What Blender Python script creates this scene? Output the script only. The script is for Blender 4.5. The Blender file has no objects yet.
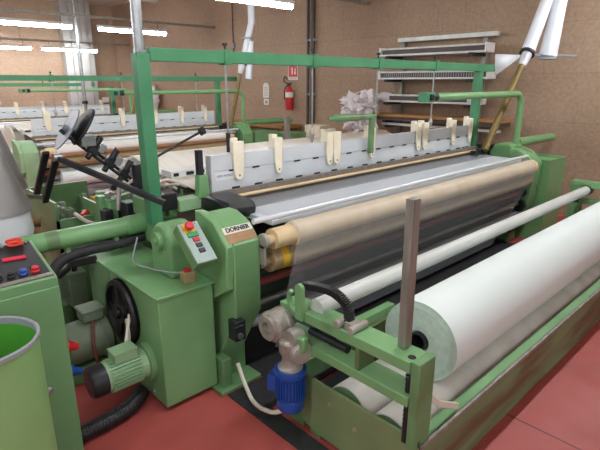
import bpy, bmesh, math, random
from mathutils import Vector, Matrix
random.seed(7)
scene = bpy.context.scene
COL = scene.collection
pi = math.pi

# ------------------------------------------------------------------ materials
def lin(h):
    h = h.lstrip('#'); v = [int(h[i:i+2], 16)/255 for i in (0, 2, 4)]
    return tuple((c/12.92 if c <= .04045 else ((c+.055)/1.055)**2.4) for c in v) + (1,)

def mat(name, col, rough=.5, metal=0, col2=None, scale=6, spread=(.35, .7), detail=4, bump=0, bscale=80,
        stain=None, stain_scale=2.2, stain_pos=(.58, .72), emit=0, trans=0, stretch=None, coat=0):
    m = bpy.data.materials.new(name); m.use_nodes = True
    nt = m.node_tree; N = nt.nodes; Lk = nt.links
    b = N['Principled BSDF']; b.inputs['Roughness'].default_value = rough; b.inputs['Metallic'].default_value = metal
    b.inputs['Coat Weight'].default_value = coat
    c = lin(col); b.inputs['Base Color'].default_value = c
    tc = N.new('ShaderNodeTexCoord'); src = tc.outputs['Object']
    if stretch:
        mp = N.new('ShaderNodeMapping'); mp.inputs['Scale'].default_value = stretch
        Lk.new(src, mp.inputs['Vector']); src = mp.outputs['Vector']
    def noise(sc, de=4):
        n = N.new('ShaderNodeTexNoise'); n.inputs['Scale'].default_value = sc; n.inputs['Detail'].default_value = de
        Lk.new(src, n.inputs['Vector']); return n.outputs['Fac']
    def ramp(sock, a, b_):
        r = N.new('ShaderNodeMapRange'); r.inputs['From Min'].default_value = a; r.inputs['From Max'].default_value = b_
        Lk.new(sock, r.inputs['Value']); return r.outputs['Result']
    def mix(f, A, B):
        x = N.new('ShaderNodeMix'); x.data_type = 'RGBA'
        Lk.new(f, x.inputs['Factor'])
        for sck, v in ((x.inputs[6], A), (x.inputs[7], B)):
            if isinstance(v, tuple): sck.default_value = v
            else: Lk.new(v, sck)
        return x.outputs[2]
    out = c
    if col2: out = mix(ramp(noise(scale, detail), *spread), c, lin(col2))
    if stain: out = mix(ramp(noise(stain_scale, 8), *stain_pos), out, lin(stain))
    if not isinstance(out, tuple): Lk.new(out, b.inputs['Base Color'])
    if bump:
        bp = N.new('ShaderNodeBump'); bp.inputs['Strength'].default_value = bump; bp.inputs['Distance'].default_value = .004
        Lk.new(noise(bscale, 3), bp.inputs['Height']); Lk.new(bp.outputs['Normal'], b.inputs['Normal'])
    if emit:
        b.inputs['Emission Color'].default_value = c; b.inputs['Emission Strength'].default_value = emit
    if trans:
        tr = N.new('ShaderNodeBsdfTransparent'); mx = N.new('ShaderNodeMixShader'); mx.inputs[0].default_value = trans
        Lk.new(b.outputs[0], mx.inputs[1]); Lk.new(tr.outputs[0], mx.inputs[2])
        Lk.new(mx.outputs[0], N['Material Output'].inputs['Surface'])
    return m

M = {}
M['green'] = mat('machine_green', '#78a571', .36, col2='#6d9966', scale=4, stain='#556f47', stain_scale=3.5, stain_pos=(.62, .8))
M['dgreen'] = mat('stained_green', '#6b9263', .42, col2='#5d8254', scale=5, stain='#5f5c3a', stain_scale=3, stain_pos=(.52, .72))
M['base_green'] = mat('worn_base_green', '#7a9068', .5, col2='#667a55', scale=3, stain='#62543a', stain_scale=5, stain_pos=(.42, .6), stretch=(.3, 1, 2))
M['beam_green'] = mat('beam_green', '#4a8b62', .4, col2='#3f7e56', scale=5)
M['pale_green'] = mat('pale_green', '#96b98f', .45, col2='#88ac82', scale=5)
M['bin_green'] = mat('bin_plastic', '#8bb577', .45, col2='#82ae6c', scale=3)
M['bin_in'] = mat('bin_inside', '#4d9a33', .5)
M['cab_green'] = mat('cabinet_green', '#6b9767', .42, col2='#638e60', scale=3)
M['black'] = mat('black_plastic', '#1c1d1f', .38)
M['soft_black'] = mat('satin_black', '#111213', .42)
M['rubber'] = mat('black_rubber', '#232325', .6, col2='#303032', scale=20)
M['darkm'] = mat('dark_steel', '#33363a', .4, .4, col2='#26282a', scale=9)
M['steel'] = mat('steel', '#a9abab', .33, .8, col2='#8e9191', scale=12)
M['bar_steel'] = mat('weathered_bar', '#99968c', .5, .4, col2='#7d7a70', scale=9, stretch=(3, 3, .5))
M['cast'] = mat('cast_grey', '#b3aea4', .45, .35, col2='#8f897e', scale=10)
M['panel'] = mat('aluminium_panel', '#d6dadc', .42, .1, col2='#c8cdd0', scale=3, stretch=(1, 1, 3))
M['face'] = mat('switch_face', '#93a59c', .4, .1)
M['slot'] = mat('slot_black', '#18191a', .6)
M['clip'] = mat('cream_clip', '#f0e8d2', .55, col2='#e8dcc0', scale=8)
M['cream'] = mat('cream_roller', '#dcc59c', .5, col2='#cdb387', scale=9)
M['brown_roll'] = mat('sand_roller', '#a18c66', .7, col2='#8c7852', scale=30, bump=.4)
M['yellow'] = mat('yellow_tape', '#c9a022', .5)
M['white'] = mat('white_plastic', '#e6e6e2', .4, col2='#d8d9d5', scale=3)
M['tube'] = mat('pale_tube', '#d3d6d0', .35, col2='#bfc3bd', scale=4, stretch=(.4, 2, 2))
M['roll'] = mat('cloth_roll_white', '#dfe8e4', .6, col2='#dae4df', scale=2)
M['rollend'] = mat('cloth_roll_edge', '#c4dccd', .7, col2='#b2cdbd', scale=30)
M['grey_roller'] = mat('grey_rubber_roller', '#d2cfc7', .6, col2='#c0bbb0', scale=5)
M['blue'] = mat('motor_blue', '#1f4fa3', .35, col2='#1a448f', scale=8)
M['red'] = mat('red_paint', '#c4202a', .35)
M['orange'] = mat('orange_red', '#d2402e', .4)
M['plate_brown'] = mat('nameplate_brown', '#a07c52', .45, .2, col2='#8a6c47', scale=25)
M['plate_white'] = mat('nameplate_white', '#d9d4c6', .45)
M['wood'] = mat('timber', '#b1824c', .6, col2='#9a6f3e', scale=7, stretch=(4, .5, 4))
M['card'] = mat('cardboard', '#b08b62', .8, col2='#a37e56', scale=6)
M['duct'] = mat('galvanised', '#908d8a', .42, .45, col2='#7f7c79', scale=5)
M['poly'] = mat('clear_polythene', '#e6eaee', .22, trans=.3, bump=.7, bscale=14)
M['bag'] = mat('bag_white', '#e4dcdc', .4, trans=.25, bump=.8, bscale=25)
M['cone'] = mat('white_hose', '#e3e7ec', .38, col2='#d4dae2', scale=3)
M['olive'] = mat('olive_hose', '#7d6a34', .45, col2='#6b5a2c', scale=7)
M['rust'] = mat('oxide_red', '#7a3733', .5)
M['grey'] = mat('mid_grey', '#8d9296', .5)
M['disc'] = mat('grey_disc', '#747c82', .45, .2)
M['lamp_body'] = mat('lamp_body', '#cfcfca', .5)
M['lamp'] = mat('lamp_tube', '#f6faff', .4, emit=56)
M['display'] = mat('led_display', '#b3182f', .3, emit=.35)
M['ink'] = mat('ink_black', '#181512', .5)
M['inkblue'] = mat('ink_blue', '#3b49a0', .5)
M['paper'] = mat('paper', '#e3e0d6', .7)
M['cable'] = mat('pale_cable', '#d8d2c2', .5)
M['wallduct'] = mat('wall_pipe', '#4a4038', .5)
M['pil'] = mat('pilaster_grey', '#b3b2ae', .6, col2='#a5a4a0', scale=2)
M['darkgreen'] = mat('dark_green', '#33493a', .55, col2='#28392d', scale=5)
M['yellowp'] = mat('yellow_paint', '#d2ab2a', .45)
M['olive_plate'] = mat('olive_plate', '#7a8f63', .5, col2='#6f8359', scale=4)
M['rail'] = mat('bright_rail', '#dfe4e8', .25, .3)
M['inset'] = mat('dark_brown_inset', '#554b43', .6, col2='#463d37', scale=6)
M['cloth'] = mat('sheer_cloth', '#dde2e8',     .34, trans=.85, col2='#cfd5dc', scale=1.6, stretch=(.25, 3, 3))
M['warp'] = mat('warp_yarn', '#efeadd', .5, col2='#e6dfcd', scale=3, stretch=(8, .3, .3))
M['wcloth'] = mat('white_cloth', '#dcdad2', .55)

def coords_wall(name, ax):
    m = bpy.data.materials.new(name); m.use_nodes = True
    N = m.node_tree.nodes; Lk = m.node_tree.links; b = N['Principled BSDF']; b.inputs['Roughness'].default_value = .75
    tc = N.new('ShaderNodeTexCoord'); sp = N.new('ShaderNodeSeparateXYZ'); cb = N.new('ShaderNodeCombineXYZ')
    Lk.new(tc.outputs['Object'], sp.inputs[0]); Lk.new(sp.outputs[ax], cb.inputs['X']); Lk.new(sp.outputs['Z'], cb.inputs['Y'])
    br = N.new('ShaderNodeTexBrick'); br.inputs['Scale'].default_value = 1; br.inputs['Brick Width'].default_value = 2.4
    br.inputs['Row Height'].default_value = .62; br.inputs['Mortar Size'].default_value = .006; br.inputs['Mortar Smooth'].default_value = .4
    br.inputs['Color1'].default_value = lin('#ab9179'); br.inputs['Color2'].default_value = lin('#a58b73'); br.inputs['Mortar'].default_value = lin('#9d806a')
    Lk.new(cb.outputs[0], br.inputs['Vector'])
    n1 = N.new('ShaderNodeTexNoise'); n1.inputs['Scale'].default_value = 22; n1.inputs['Detail'].default_value = 6; n1.inputs['Roughness'].default_value = .75
    Lk.new(tc.outputs['Object'], n1.inputs['Vector'])
    n2 = N.new('ShaderNodeTexNoise'); n2.inputs['Scale'].default_value = .9; n2.inputs['Detail'].default_value = 5
    Lk.new(tc.outputs['Object'], n2.inputs['Vector'])
    def mul(A, f, lo, hi):
        r = N.new('ShaderNodeMapRange'); r.inputs['From Min'].default_value = .3; r.inputs['From Max'].default_value = .7
        r.inputs['To Min'].default_value = lo; r.inputs['To Max'].default_value = hi; Lk.new(f, r.inputs['Value'])
        x = N.new('ShaderNodeMix'); x.data_type = 'RGBA'; x.blend_type = 'MULTIPLY'; x.inputs['Factor'].default_value = 1
        Lk.new(A, x.inputs[6]); Lk.new(r.outputs[0], x.inputs[7]); return x.outputs[2]
    o = mul(br.outputs['Color'], n1.outputs['Fac'], .72, 1.16); o = mul(o, n2.outputs['Fac'], .88, 1.06)
    Lk.new(o, b.inputs['Base Color'])
    bp = N.new('ShaderNodeBump'); bp.inputs['Strength'].default_value = .25; Lk.new(n1.outputs['Fac'], bp.inputs['Height']); Lk.new(bp.outputs[0], b.inputs['Normal'])
    return m

def floor_mat():
    m = bpy.data.materials.new('red_floor_paint'); m.use_nodes = True
    N = m.node_tree.nodes; Lk = m.node_tree.links; b = N['Principled BSDF']
    tc = N.new('ShaderNodeTexCoord')
    br = N.new('ShaderNodeTexBrick'); br.offset = 0; br.inputs['Scale'].default_value = 1; br.inputs['Brick Width'].default_value = 2.05
    br.inputs['Row Height'].default_value = 3.1; br.inputs['Mortar Size'].default_value = .006
    br.inputs['Color1'].default_value = lin('#aa4f49'); br.inputs['Color2'].default_value = lin('#a44b45'); br.inputs['Mortar'].default_value = lin('#5e2a28')
    mp = N.new('ShaderNodeMapping'); mp.inputs['Location'].default_value = (.27, 1.1, 0)
    Lk.new(tc.outputs['Object'], mp.inputs[0]); Lk.new(mp.outputs[0], br.inputs['Vector'])
    def nz(s, d):
        n = N.new('ShaderNodeTexNoise'); n.inputs['Scale'].default_value = s; n.inputs['Detail'].default_value = d
        Lk.new(tc.outputs['Object'], n.inputs['Vector']); return n.outputs['Fac']
    def rng(f, a, c, lo, hi):
        r = N.new('ShaderNodeMapRange'); r.inputs['From Min'].default_value = a; r.inputs['From Max'].default_value = c
        r.inputs['To Min'].default_value = lo; r.inputs['To Max'].default_value = hi; Lk.new(f, r.inputs['Value']); return r.outputs[0]
    x = N.new('ShaderNodeMix'); x.data_type = 'RGBA'; Lk.new(rng(nz(2.2, 8), .45, .8, 0, .75), x.inputs['Factor'])
    Lk.new(br.outputs['Color'], x.inputs[6]); x.inputs[7].default_value = lin('#8a3f3b')
    Lk.new(x.outputs[2], b.inputs['Base Color']); Lk.new(rng(nz(7, 6), .35, .7, .42, .6), b.inputs['Roughness'])
    return m
M['floor'] = floor_mat()

# ------------------------------------------------------------------ geometry helpers
def V(*a): return Vector(a)
class MB:
    def __init__(s): s.v = []; s.f = []; s.m = []; s.mi = 0
    def add(s, vs, fs):
        o = len(s.v); s.v += [Vector(p) for p in vs]; s.f += [tuple(i+o for i in f) for f in fs]; s.m += [s.mi]*len(fs); return s
    def mtl(s, i): s.mi = i; return s
    def box(s, x0, x1, y0, y1, z0, z1, R=None, piv=None):
        vs = [V(x, y, z) for x in (x0, x1) for y in (y0, y1) for z in (z0, z1)]
        if R is not None:
            c = Vector(piv) if piv else V((x0+x1)/2, (y0+y1)/2, (z0+z1)/2); vs = [R @ (p-c)+c for p in vs]
        return s.add(vs, [(0, 1, 3, 2), (4, 6, 7, 5), (0, 4, 5, 1), (2, 3, 7, 6), (0, 2, 6, 4), (1, 5, 7, 3)])
    def bar(s, a, b, w, h, up=(0, 0, 1)):
        a = Vector(a); b = Vector(b); d = (b-a).normalized(); u = Vector(up)
        r = d.cross(u)
        if r.length < 1e-4: r = d.cross(V(1, 0, 0))
        r.normalize(); u = r.cross(d)
        vs = [p+r*i*w/2+u*j*h/2 for p in (a, b) for i in (-1, 1) for j in (-1, 1)]
        return s.add(vs, [(0, 2, 3, 1), (4, 5, 7, 6), (0, 1, 5, 4), (2, 6, 7, 3), (0, 4, 6, 2), (1, 3, 7, 5)])
    def tube(s, path, r, n=16, caps=True, closed=False):
        path = [Vector(p) for p in path]; k = len(path)
        rs = r if isinstance(r, (list, tuple)) else [r]*k
        t = [((path[(i+1) % k] if (closed or i < k-1) else path[i]) - (path[i-1] if (closed or i > 0) else path[i])).normalized() for i in range(k)]
        a = V(0, 0, 1) if abs(t[0].z) < .9 else V(1, 0, 0)
        u = t[0].cross(a).normalized(); vs = []
        for i in range(k):
            u = (u - t[i]*u.dot(t[i])).normalized(); w = t[i].cross(u)
            vs += [path[i]+(u*math.cos(2*pi*j/n)+w*math.sin(2*pi*j/n))*rs[i] for j in range(n)]
        fs = []
        for i in range(k if closed else k-1):
            i2 = (i+1) % k
            fs += [(i*n+j, i*n+(j+1) % n, i2*n+(j+1) % n, i2*n+j) for j in range(n)]
        if caps and not closed: fs += [tuple(range(n-1, -1, -1)), tuple((k-1)*n+j for j in range(n))]
        return s.add(vs, fs)
    def cyl(s, a, b, r, r2=None, n=28): return s.tube([a, b], [r, r if r2 is None else r2], n)
    def lathe(s, o, axis, prof, n=32):
        o = Vector(o); d = Vector(axis).normalized(); a = V(0, 0, 1) if abs(d.z) < .9 else V(1, 0, 0)
        u = d.cross(a).normalized(); w = d.cross(u); vs = []
        for r, h in prof: vs += [o+d*h+(u*math.cos(2*pi*j/n)+w*math.sin(2*pi*j/n))*max(r, 1e-4) for j in range(n)]
        fs = []
        for i in range(len(prof)-1): fs += [(i*n+j, i*n+(j+1) % n, (i+1)*n+(j+1) % n, (i+1)*n+j) for j in range(n)]
        return s.add(vs, fs)
    def prism(s, pts, a0, a1, ax='x'):
        k = len(pts)
        def mk(p, a): return {'x': V(a, p[0], p[1]), 'y': V(p[0], a, p[1]), 'z': V(p[0], p[1], a)}[ax]
        vs = [mk(p, a0) for p in pts]+[mk(p, a1) for p in pts]
        fs = [tuple(range(k-1, -1, -1)), tuple(range(k, 2*k))]+[(i, (i+1) % k, (i+1) % k+k, i+k) for i in range(k)]
        return s.add(vs, fs)
    def ball(s, c, rx, ry=None, rz=None, n=16, k=10):
        ry = ry or rx; rz = rz or rx; vs = []
        for i in range(k+1):
            th = pi*i/k
            vs += [V(c[0]+rx*math.sin(th)*math.cos(2*pi*j/n), c[1]+ry*math.sin(th)*math.sin(2*pi*j/n), c[2]+rz*math.cos(th)) for j in range(n)]
        return s.add(vs, [(i*n+j, i*n+(j+1) % n, (i+1)*n+(j+1) % n, (i+1)*n+j) for i in range(k) for j in range(n)])
    def sheet(s, rows):
        n = len(rows[0]); vs = [p for r in rows for p in r]
        return s.add(vs, [(i*n+j, i*n+j+1, (i+1)*n+j+1, (i+1)*n+j) for i in range(len(rows)-1) for j in range(n-1)])
    def build(s, name, mats, parent=None, bevel=0, label=None, thick=0, sharp=38):
        off = Vector(parent['_o']) if parent is not None else None
        if off is None:
            xs = [p.x for p in s.v]; ys = [p.y for p in s.v]; zs = [p.z for p in s.v]
            off = V((min(xs)+max(xs))/2, (min(ys)+max(ys))/2, min(zs))
        me = bpy.data.meshes.new(name); me.from_pydata([p-off for p in s.v], [], s.f)
        if not isinstance(mats, (list, tuple)): mats = [mats]
        for m in mats: me.materials.append(M[m])
        me.polygons.foreach_set('material_index', s.m)
        bm = bmesh.new(); bm.from_mesh(me); bmesh.ops.remove_doubles(bm, verts=bm.verts, dist=1e-5)
        bmesh.ops.recalc_face_normals(bm, faces=bm.faces); bm.to_mesh(me); bm.free()
        me.polygons.foreach_set('use_smooth', [True]*len(me.polygons)); me.set_sharp_from_angle(angle=math.radians(sharp))
        o = bpy.data.objects.new(name, me); COL.objects.link(o)
        if parent is None: o.location = off; o['_o'] = tuple(off)
        else:
            o['_o'] = tuple(off); o.parent = parent
        if bevel:
            b = o.modifiers.new('edge', 'BEVEL'); b.width = bevel; b.segments = 2; b.limit_method = 'ANGLE'; b.angle_limit = math.radians(50)
        if thick:
            t = o.modifiers.new('thickness', 'SOLIDIFY'); t.thickness = thick; t.offset = 0
        if label: o['label'] = label
        return o
def tag(o, label, cat, group=None):
    o['label'] = label; o['category'] = cat
    if group: o['group'] = group
    return o
def thing(name, loc, label, cat, group=None):
    o = bpy.data.objects.new(name, None); COL.objects.link(o); o.location = loc; o['_o'] = tuple(loc); o.empty_display_size = .1
    return tag(o, label, cat, group)
def struct(o): o['kind'] = 'structure'; return o
def spline(pts, n=8):
    P = [Vector(p) for p in pts]; P = [P[0]*2-P[1]]+P+[P[-1]*2-P[-2]]; out = []
    for i in range(1, len(P)-2):
        a, b, c, d = P[i-1:i+3]
        for k in range(n):
            t = k/n; out.append(.5*((2*b)+(c-a)*t+(2*a-5*b+4*c-d)*t*t+(3*b-a-3*c+d)*t**3))
    out.append(P[-2]); return out
def text_mesh(body, size, origin, xdir, ydir, m, name, parent, depth=.0015, cx=True, font_bold=0):
    cu = bpy.data.curves.new('tmp', 'FONT'); cu.body = body; cu.size = size; cu.extrude = depth; cu.offset = font_bold
    cu.align_x = 'CENTER' if cx else 'LEFT'; cu.align_y = 'CENTER'
    t = bpy.data.objects.new('tmp', cu); COL.objects.link(t); dg = bpy.context.evaluated_depsgraph_get()
    me = bpy.data.meshes.new_from_object(t.evaluated_get(dg)); bpy.data.objects.remove(t); bpy.data.curves.remove(cu)
    x = Vector(xdir).normalized(); y = Vector(ydir); y = (y-x*y.dot(x)).normalized(); z = x.cross(y)
    off = Vector(parent['_o']); og = Vector(origin)
    for v in me.vertices: c = v.co.copy(); v.co = og+x*c.x+y*c.y+z*c.z-off
    me.name = name; me.materials.clear(); me.materials.append(M[m])
    o = bpy.data.objects.new(name, me); COL.objects.link(o); o.parent = parent; o['_o'] = tuple(off)
    return o
def arc(cx, cy, r, a0, a1, n=10):
    return [(cx+r*math.cos(math.radians(a0+(a1-a0)*i/n)), cy+r*math.sin(math.radians(a0+(a1-a0)*i/n))) for i in range(n+1)]

# ------------------------------------------------------------------ setting
struct(MB().box(-6, 7.2, -6, 16.2, -.1, 0).build('floor', 'floor'))
M['wall_r'] = coords_wall('chipboard_wall', 'Y'); M['wall_b'] = coords_wall('chipboard_back', 'X')
struct(MB().box(7, 7.2, -6, 16.2, 0, 4).build('wall_right', 'wall_r'))
struct(MB().box(-6, 7, 16, 16.2, 0, 4).build('wall_back', 'wall_b'))
M['ceil'] = mat('ceiling_panel', '#cfc9bf', .8)
c = MB().box(-6, 7.2, -6, 16.2, 4, 4.1)
for y in range(-5, 16, 3): c.box(-6, 7, y, y+.2, 3.82, 4)
struct(c.build('ceiling', 'ceil'))
p = MB().box(5.35, 6.2, 15.7, 16, 0, 4).box(5.55, 6.0, 15.6, 15.7, 0, 4)
struct(p.build('trim_1', 'pil', bevel=.01))
w = thing('wall_conduit', (6.96, 7.05, 1.2), 'pair of dark vertical pipes running up the brown wall', 'pipe')
MB().cyl((6.95, 7.13, .4), (6.95, 7.13, 4), .028, n=12).build('pipe', 'wallduct', w)
MB().cyl((6.95, 7.0, .4), (6.95, 7.0, 4), .04, n=12).build('pipe', 'wallduct', w)
for z in (1.5, 2.5, 3.4): MB().box(6.93, 7, 6.94, 7.18, z, z+.04).build('pipe_clamp', 'grey', w)

# ------------------------------------------------------------------ lamps
def lamp(x, y, z, label, L=1.5):
    t = thing('ceiling_lamp', (x, y, z), label, 'lamp', 'strip lamps on suspended rails')
    MB().box(x, x+L, y-.06, y+.06, z+.035, z+.085).build('housing', 'lamp_body', t, .006)
    MB().tube([(x+.02, y, z+.012), (x+L-.02, y, z+.012)], .042, 12).build('light_tube', 'lamp', t)
    for dx in (.2, L-.2): MB().cyl((x+dx, y, z+.08), (x+dx, y, z+.2), .006, n=8).build('hanger', 'darkm', t)
SEEN = [(2.22, 10.35, 2.76, 'strip lamp nearest the left edge in the upper left'),
        (4.22, 10.35, 2.76, 'strip lamp right of the pale column, above the green post'),
        (2.75, 14.95, 2.6, 'short looking strip lamp at the far left edge, lower row'),
        (4.5, 14.95, 2.6, 'farthest strip lamp crossing the pale column, lower row'),
        (3.73, 5.7, 2.8, 'strip lamp cut by the top edge near the picture middle')]
for a in SEEN: lamp(a[0], a[1], a[2], a[3])
def rail(y, z, x0, label):
    t = thing('lamp_rail', (x0, y, z), label, 'rail')
    MB().box(x0, 7, y-.03, y+.03, z, z+.05).build('rail_bar', 'bar_steel', t)
    x = x0+.6
    while x < 7: MB().cyl((x, y, z+.04), (x, y, 4), .008, n=8).build('suspension_rod', 'grey', t); x += 1.6
rail(10.35, 2.96, -3, 'upper grey suspension rail carrying the two nearer left lamps')
rail(14.95, 2.8, -3, 'lower grey suspension rail carrying the far left lamps')
rail(5.7, 3.0, -3, 'grey suspension rail over the top middle strip lamp')
for (x, y) in [(.6, 5.7), (.2, 10.35), (-2.2, 5.7), (-2.2, 10.35), (.3, 14.95), (1.0, 1.2), (3.4, 1.2), (5.3, 1.2), (-1.4, 1.2), (-3.4, 1.2), (.5, -3), (-2, -3)]:
    lamp(x, y, 2.9 if y < 5 else 2.76, 'strip lamp of the rows overhead, outside the picture')
rail(1.2, 3.1, -3, 'grey suspension rail overhead, outside the picture')
rail(-3, 3.1, -3, 'grey suspension rail behind the viewer')

# ------------------------------------------------------------------ looms
BX0, BX1 = 1.645, 5.25
RO = .03
def loom(x0, x1, dy, dz, label, first=False, pale=False, beamx=None, right_x=None, bz=0):
    L = lambda x: x-BX0+x0
    R = lambda x: x-BX1+(right_x or x1)
    Y = lambda y: y+dy
    Z = lambda z: z+dz
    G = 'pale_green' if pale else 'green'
    t = thing('weaving_loom', (L(1.4), Y(2.0), 0), label, 'loom', 'rapier looms in rows')
    # side frames
    pr = [(2.3, 1.045), (2.22, 1.045), (2.1, 1.0), (2.02, .91), (2.02, .49), (2.19, .2), (2.19, 0), (2.6, 0), (2.6, .86), (2.3, .88)]
    big = [(2.31, 1.065), (2.25, 1.065), (2.13, 1.03), (2.015, .91), (2.03, .66), (2.2, .55), (2.31, .55)]
    P = lambda q: [(Y(a), Z(b) if b > 0 else 0) for a, b in q]
    h = MB().prism(P(pr), L(1.42), L(1.6), 'x').prism(P(big), L(1.372), L(1.42), 'x')
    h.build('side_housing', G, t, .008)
    h = MB().prism(P(pr), R(5.33), R(5.5), 'x').prism(P(big), R(5.5), R(5.55), 'x')
    h.build('side_housing', 'green', t, .008)
    for nm, xa, xb in (('side_frame', L(1.42), L(1.6)), ('side_frame', R(5.33), R(5.5))):
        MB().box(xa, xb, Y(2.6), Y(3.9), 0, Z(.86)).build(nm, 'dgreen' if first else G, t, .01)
    # cross members under the cloth, coloured dark to put shade inside the loom
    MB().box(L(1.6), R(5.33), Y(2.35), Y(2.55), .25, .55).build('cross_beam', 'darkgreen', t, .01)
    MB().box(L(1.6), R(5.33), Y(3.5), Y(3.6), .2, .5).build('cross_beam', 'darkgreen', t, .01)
    # rollers
    MB().lathe((x0-.03, Y(2.0), Z(.9)), (1, 0, 0), [(0, 0), (.03, 0), (.03, .055), (.06, .056), (.06, .2), (.074, .21), (.074, x1-x0), (.03, x1-x0+.002), (.03, x1-x0+.1), (0, x1-x0+.1)]).build('breast_roller', 'cream', t)
    rr = MB().lathe((x0-.03, Y(2.04), Z(.762)), (1, 0, 0), [(0, 0), (.035, 0), (.035, .055), (.07, .056), (.07, .2), (.078, .21), (.078, x1-x0), (.03, x1-x0), (.03, x1-x0+.1)]).build('take_up_roller', 'brown_roll', t)
    # heald frames with slots
    fx0, fx1 = L(1.76), R(5.2)
    for k in range(4):
        yy = Y(2.7+k*.045); f = MB().mtl(0)
        top = 1.285-.006*k
        f.box(fx0+.02*k, fx1, yy, yy+.022, Z(1.18), Z(top)).box(fx0+.02*k, fx1, yy+.003, yy+.02, Z(1.035), Z(1.177))
        f.box(fx0-.012+.02*k, fx0+.02*k, yy-.002, yy+.024, Z(1.0), Z(top)).box(fx1, fx1+.012, yy-.002, yy+.024, Z(1.0), Z(top))
        f.mtl(1)
        if k == 0:
            x = fx0+.13
            while x < fx1-.1:
                f.box(x, x+.062, yy-.003, yy, Z(1.168), Z(1.18)); f.box(x+.02, x+.085, yy-.003, yy+.003, Z(1.045), Z(1.057)); x += .2
        fr = f.build('heald_frame', ['panel', 'slot'], t)
        if k == 0:
            MB().box(fx0+.015, fx0+.175, yy-.0012, yy+.001, Z(1.115), Z(1.166)).build('sticker', 'white', fr)
            text_mesh('ASIA WORLD', .022, (fx0+.095, yy-.0016, Z(1.143)), (1, 0, 0), (0, 0, 1), 'inkblue', 'sticker_text', fr, .0006)
    # cream guide clips
    cl = [1.96, 2.32, 2.865, 2.95, 3.41, 4.13, 4.25, 4.79, 5.15] if first else [L(1.9)+(R(5.1)-L(1.9))*q for q in (.02, .2, .42, .62, .8, .97)]
    for i, x in enumerate(cl):
        w_ = .036 if i % 3 else .044
        y0 = Y(2.675)
        cm = MB()
        cm.prism([(x-w_, Z(1.29)), (x-w_, Z(1.20)), (x-w_*.72, Z(1.125)), (x-w_*.35, Z(1.105)), (x+w_*.35, Z(1.105)), (x+w_*.72, Z(1.125)), (x+w_, Z(1.20)), (x+w_, Z(1.29))], y0, y0+.02, 'y')
        cm.box(x-w_, x+w_, y0, y0+.045, Z(1.29), Z(1.365)).box(x-w_*.7, x+w_*.7, y0+.05, y0+.09, Z(1.27), Z(1.385))
        c_ = cm.build('frame_guide', 'clip', t, .004)
        if first:
            MB().cyl((x, y0-.001, Z(1.135)), (x, y0+.002, Z(1.135)), .008, n=12).build('rivet_hole', 'plate_brown', c_)
    # reed and sley
    MB().box(fx0-.05, fx1+.05, Y(2.63), Y(2.66), Z(.93), Z(1.055)).build('reed', 'reed', t)
    MB().cyl((fx0-.02, Y(2.615), Z(1.012)), (fx1+.03, Y(2.615), Z(1.012)), .012, n=10).build('reed_cap', 'cream', t)
    MB().box(fx0-.05, fx1+.05, Y(2.46), Y(2.61), Z(.9), Z(.968)).build('sley', 'grey_sley', t, .01)
    MB().box(L(1.78), R(5.25), Y(2.12), Y(2.45), Z(.93), Z(.962)).build('brightening_plate', 'bright_plate', t, .004)  # unseen pale plate added under the sheer cloth to brighten it
    MB().cyl((L(1.6), Y(2.075), Z(1.0)), (R(5.27), Y(2.075), Z(1.0)), .017, n=12).build('temple_rail', 'rail', t)
    # warp behind
    MB().lathe((L(1.72), Y(3.9), Z(.7)), (1, 0, 0), [(0, 0), (.4, 0), (.4, .02), (.33, .022), (.33, R(5.2)-L(1.74)), (.4, R(5.2)-L(1.74)), (.4, R(5.2)-L(1.72)), (0, R(5.2)-L(1.72))], 48).build('warp_beam', 'warp', t)
    MB().cyl((L(1.7), Y(3.96), Z(1.085)), (R(5.3), Y(3.96), Z(1.085)), .055).build('back_rest', 'white', t)
    n_ = 2
    rows = [[V(L(1.78), Y(yq), Z(zq)), V(R(5.2), Y(yq), Z(zq))] for yq, zq in ((2.88, 1.0), (3.2, 1.04), (3.6, 1.07), (3.93, 1.15), (4.0, 1.145), (4.07, 1.07), (4.18, .9))]
    MB().sheet(rows).build('warp_sheet', 'warp', t, thick=.004)
    d = MB().mtl(0).box(L(1.78), R(5.2), Y(3.3), Y(3.45), Z(1.02), Z(1.1)).mtl(1)
    x = L(1.8)
    while x < R(5.15): d.box(x, x+random.uniform(.02, .09), Y(3.296), Y(3.302), Z(1.06), Z(1.085)); x += random.uniform(.1, .16)
    d.build('drop_wire_bar', ['white', 'slot'], t)
    MB().box(L(1.78), R(5.2), Y(3.28), Y(3.3), Z(.92), Z(1.025)).build('drop_wires', 'reed', t)
    # light beam
    bx = beamx or (1.39, 5.76)
    MB().box(bx[0], bx[1], Y(2.72), Y(2.79), Z(1.865)+bz, Z(1.94)+bz).build('overhead_beam', 'beam_green', t, .004)
    if first:
        MB().box(1.305, 1.385, 2.71, 2.79, .9, 1.91).build('post', 'beam_green', t, .005)
        MB().box(1.32, 1.37, 2.72, 2.78, 1.91, 1.925).build('post_cap', 'steel', t)
        MB().cyl((1.345, 2.75, 1.9), (1.345, 2.75, 4), .03, n=16).build('service_pipe', 'steel', t, label='steel pipe above the green post')
        MB().box(1.36, 1.42, 2.735, 2.775, 1.87, 1.895).build('beam_joint', 'darkm', t)
    else:
        MB().box(bx[0]-.06, bx[0]+.02, Y(2.71), Y(2.79), .9, Z(1.9)+bz).build('post', 'beam_green', t, .005)
    MB().box(R(5.3), R(5.38), Y(2.71), Y(2.79), .86, Z(1.865)+bz).build('post', 'beam_green', t, .005)
    rx = [1.93, 2.73, 3.53, 4.43] if first else [L(2.1), (x0+x1)/2, R(4.9)]
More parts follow.
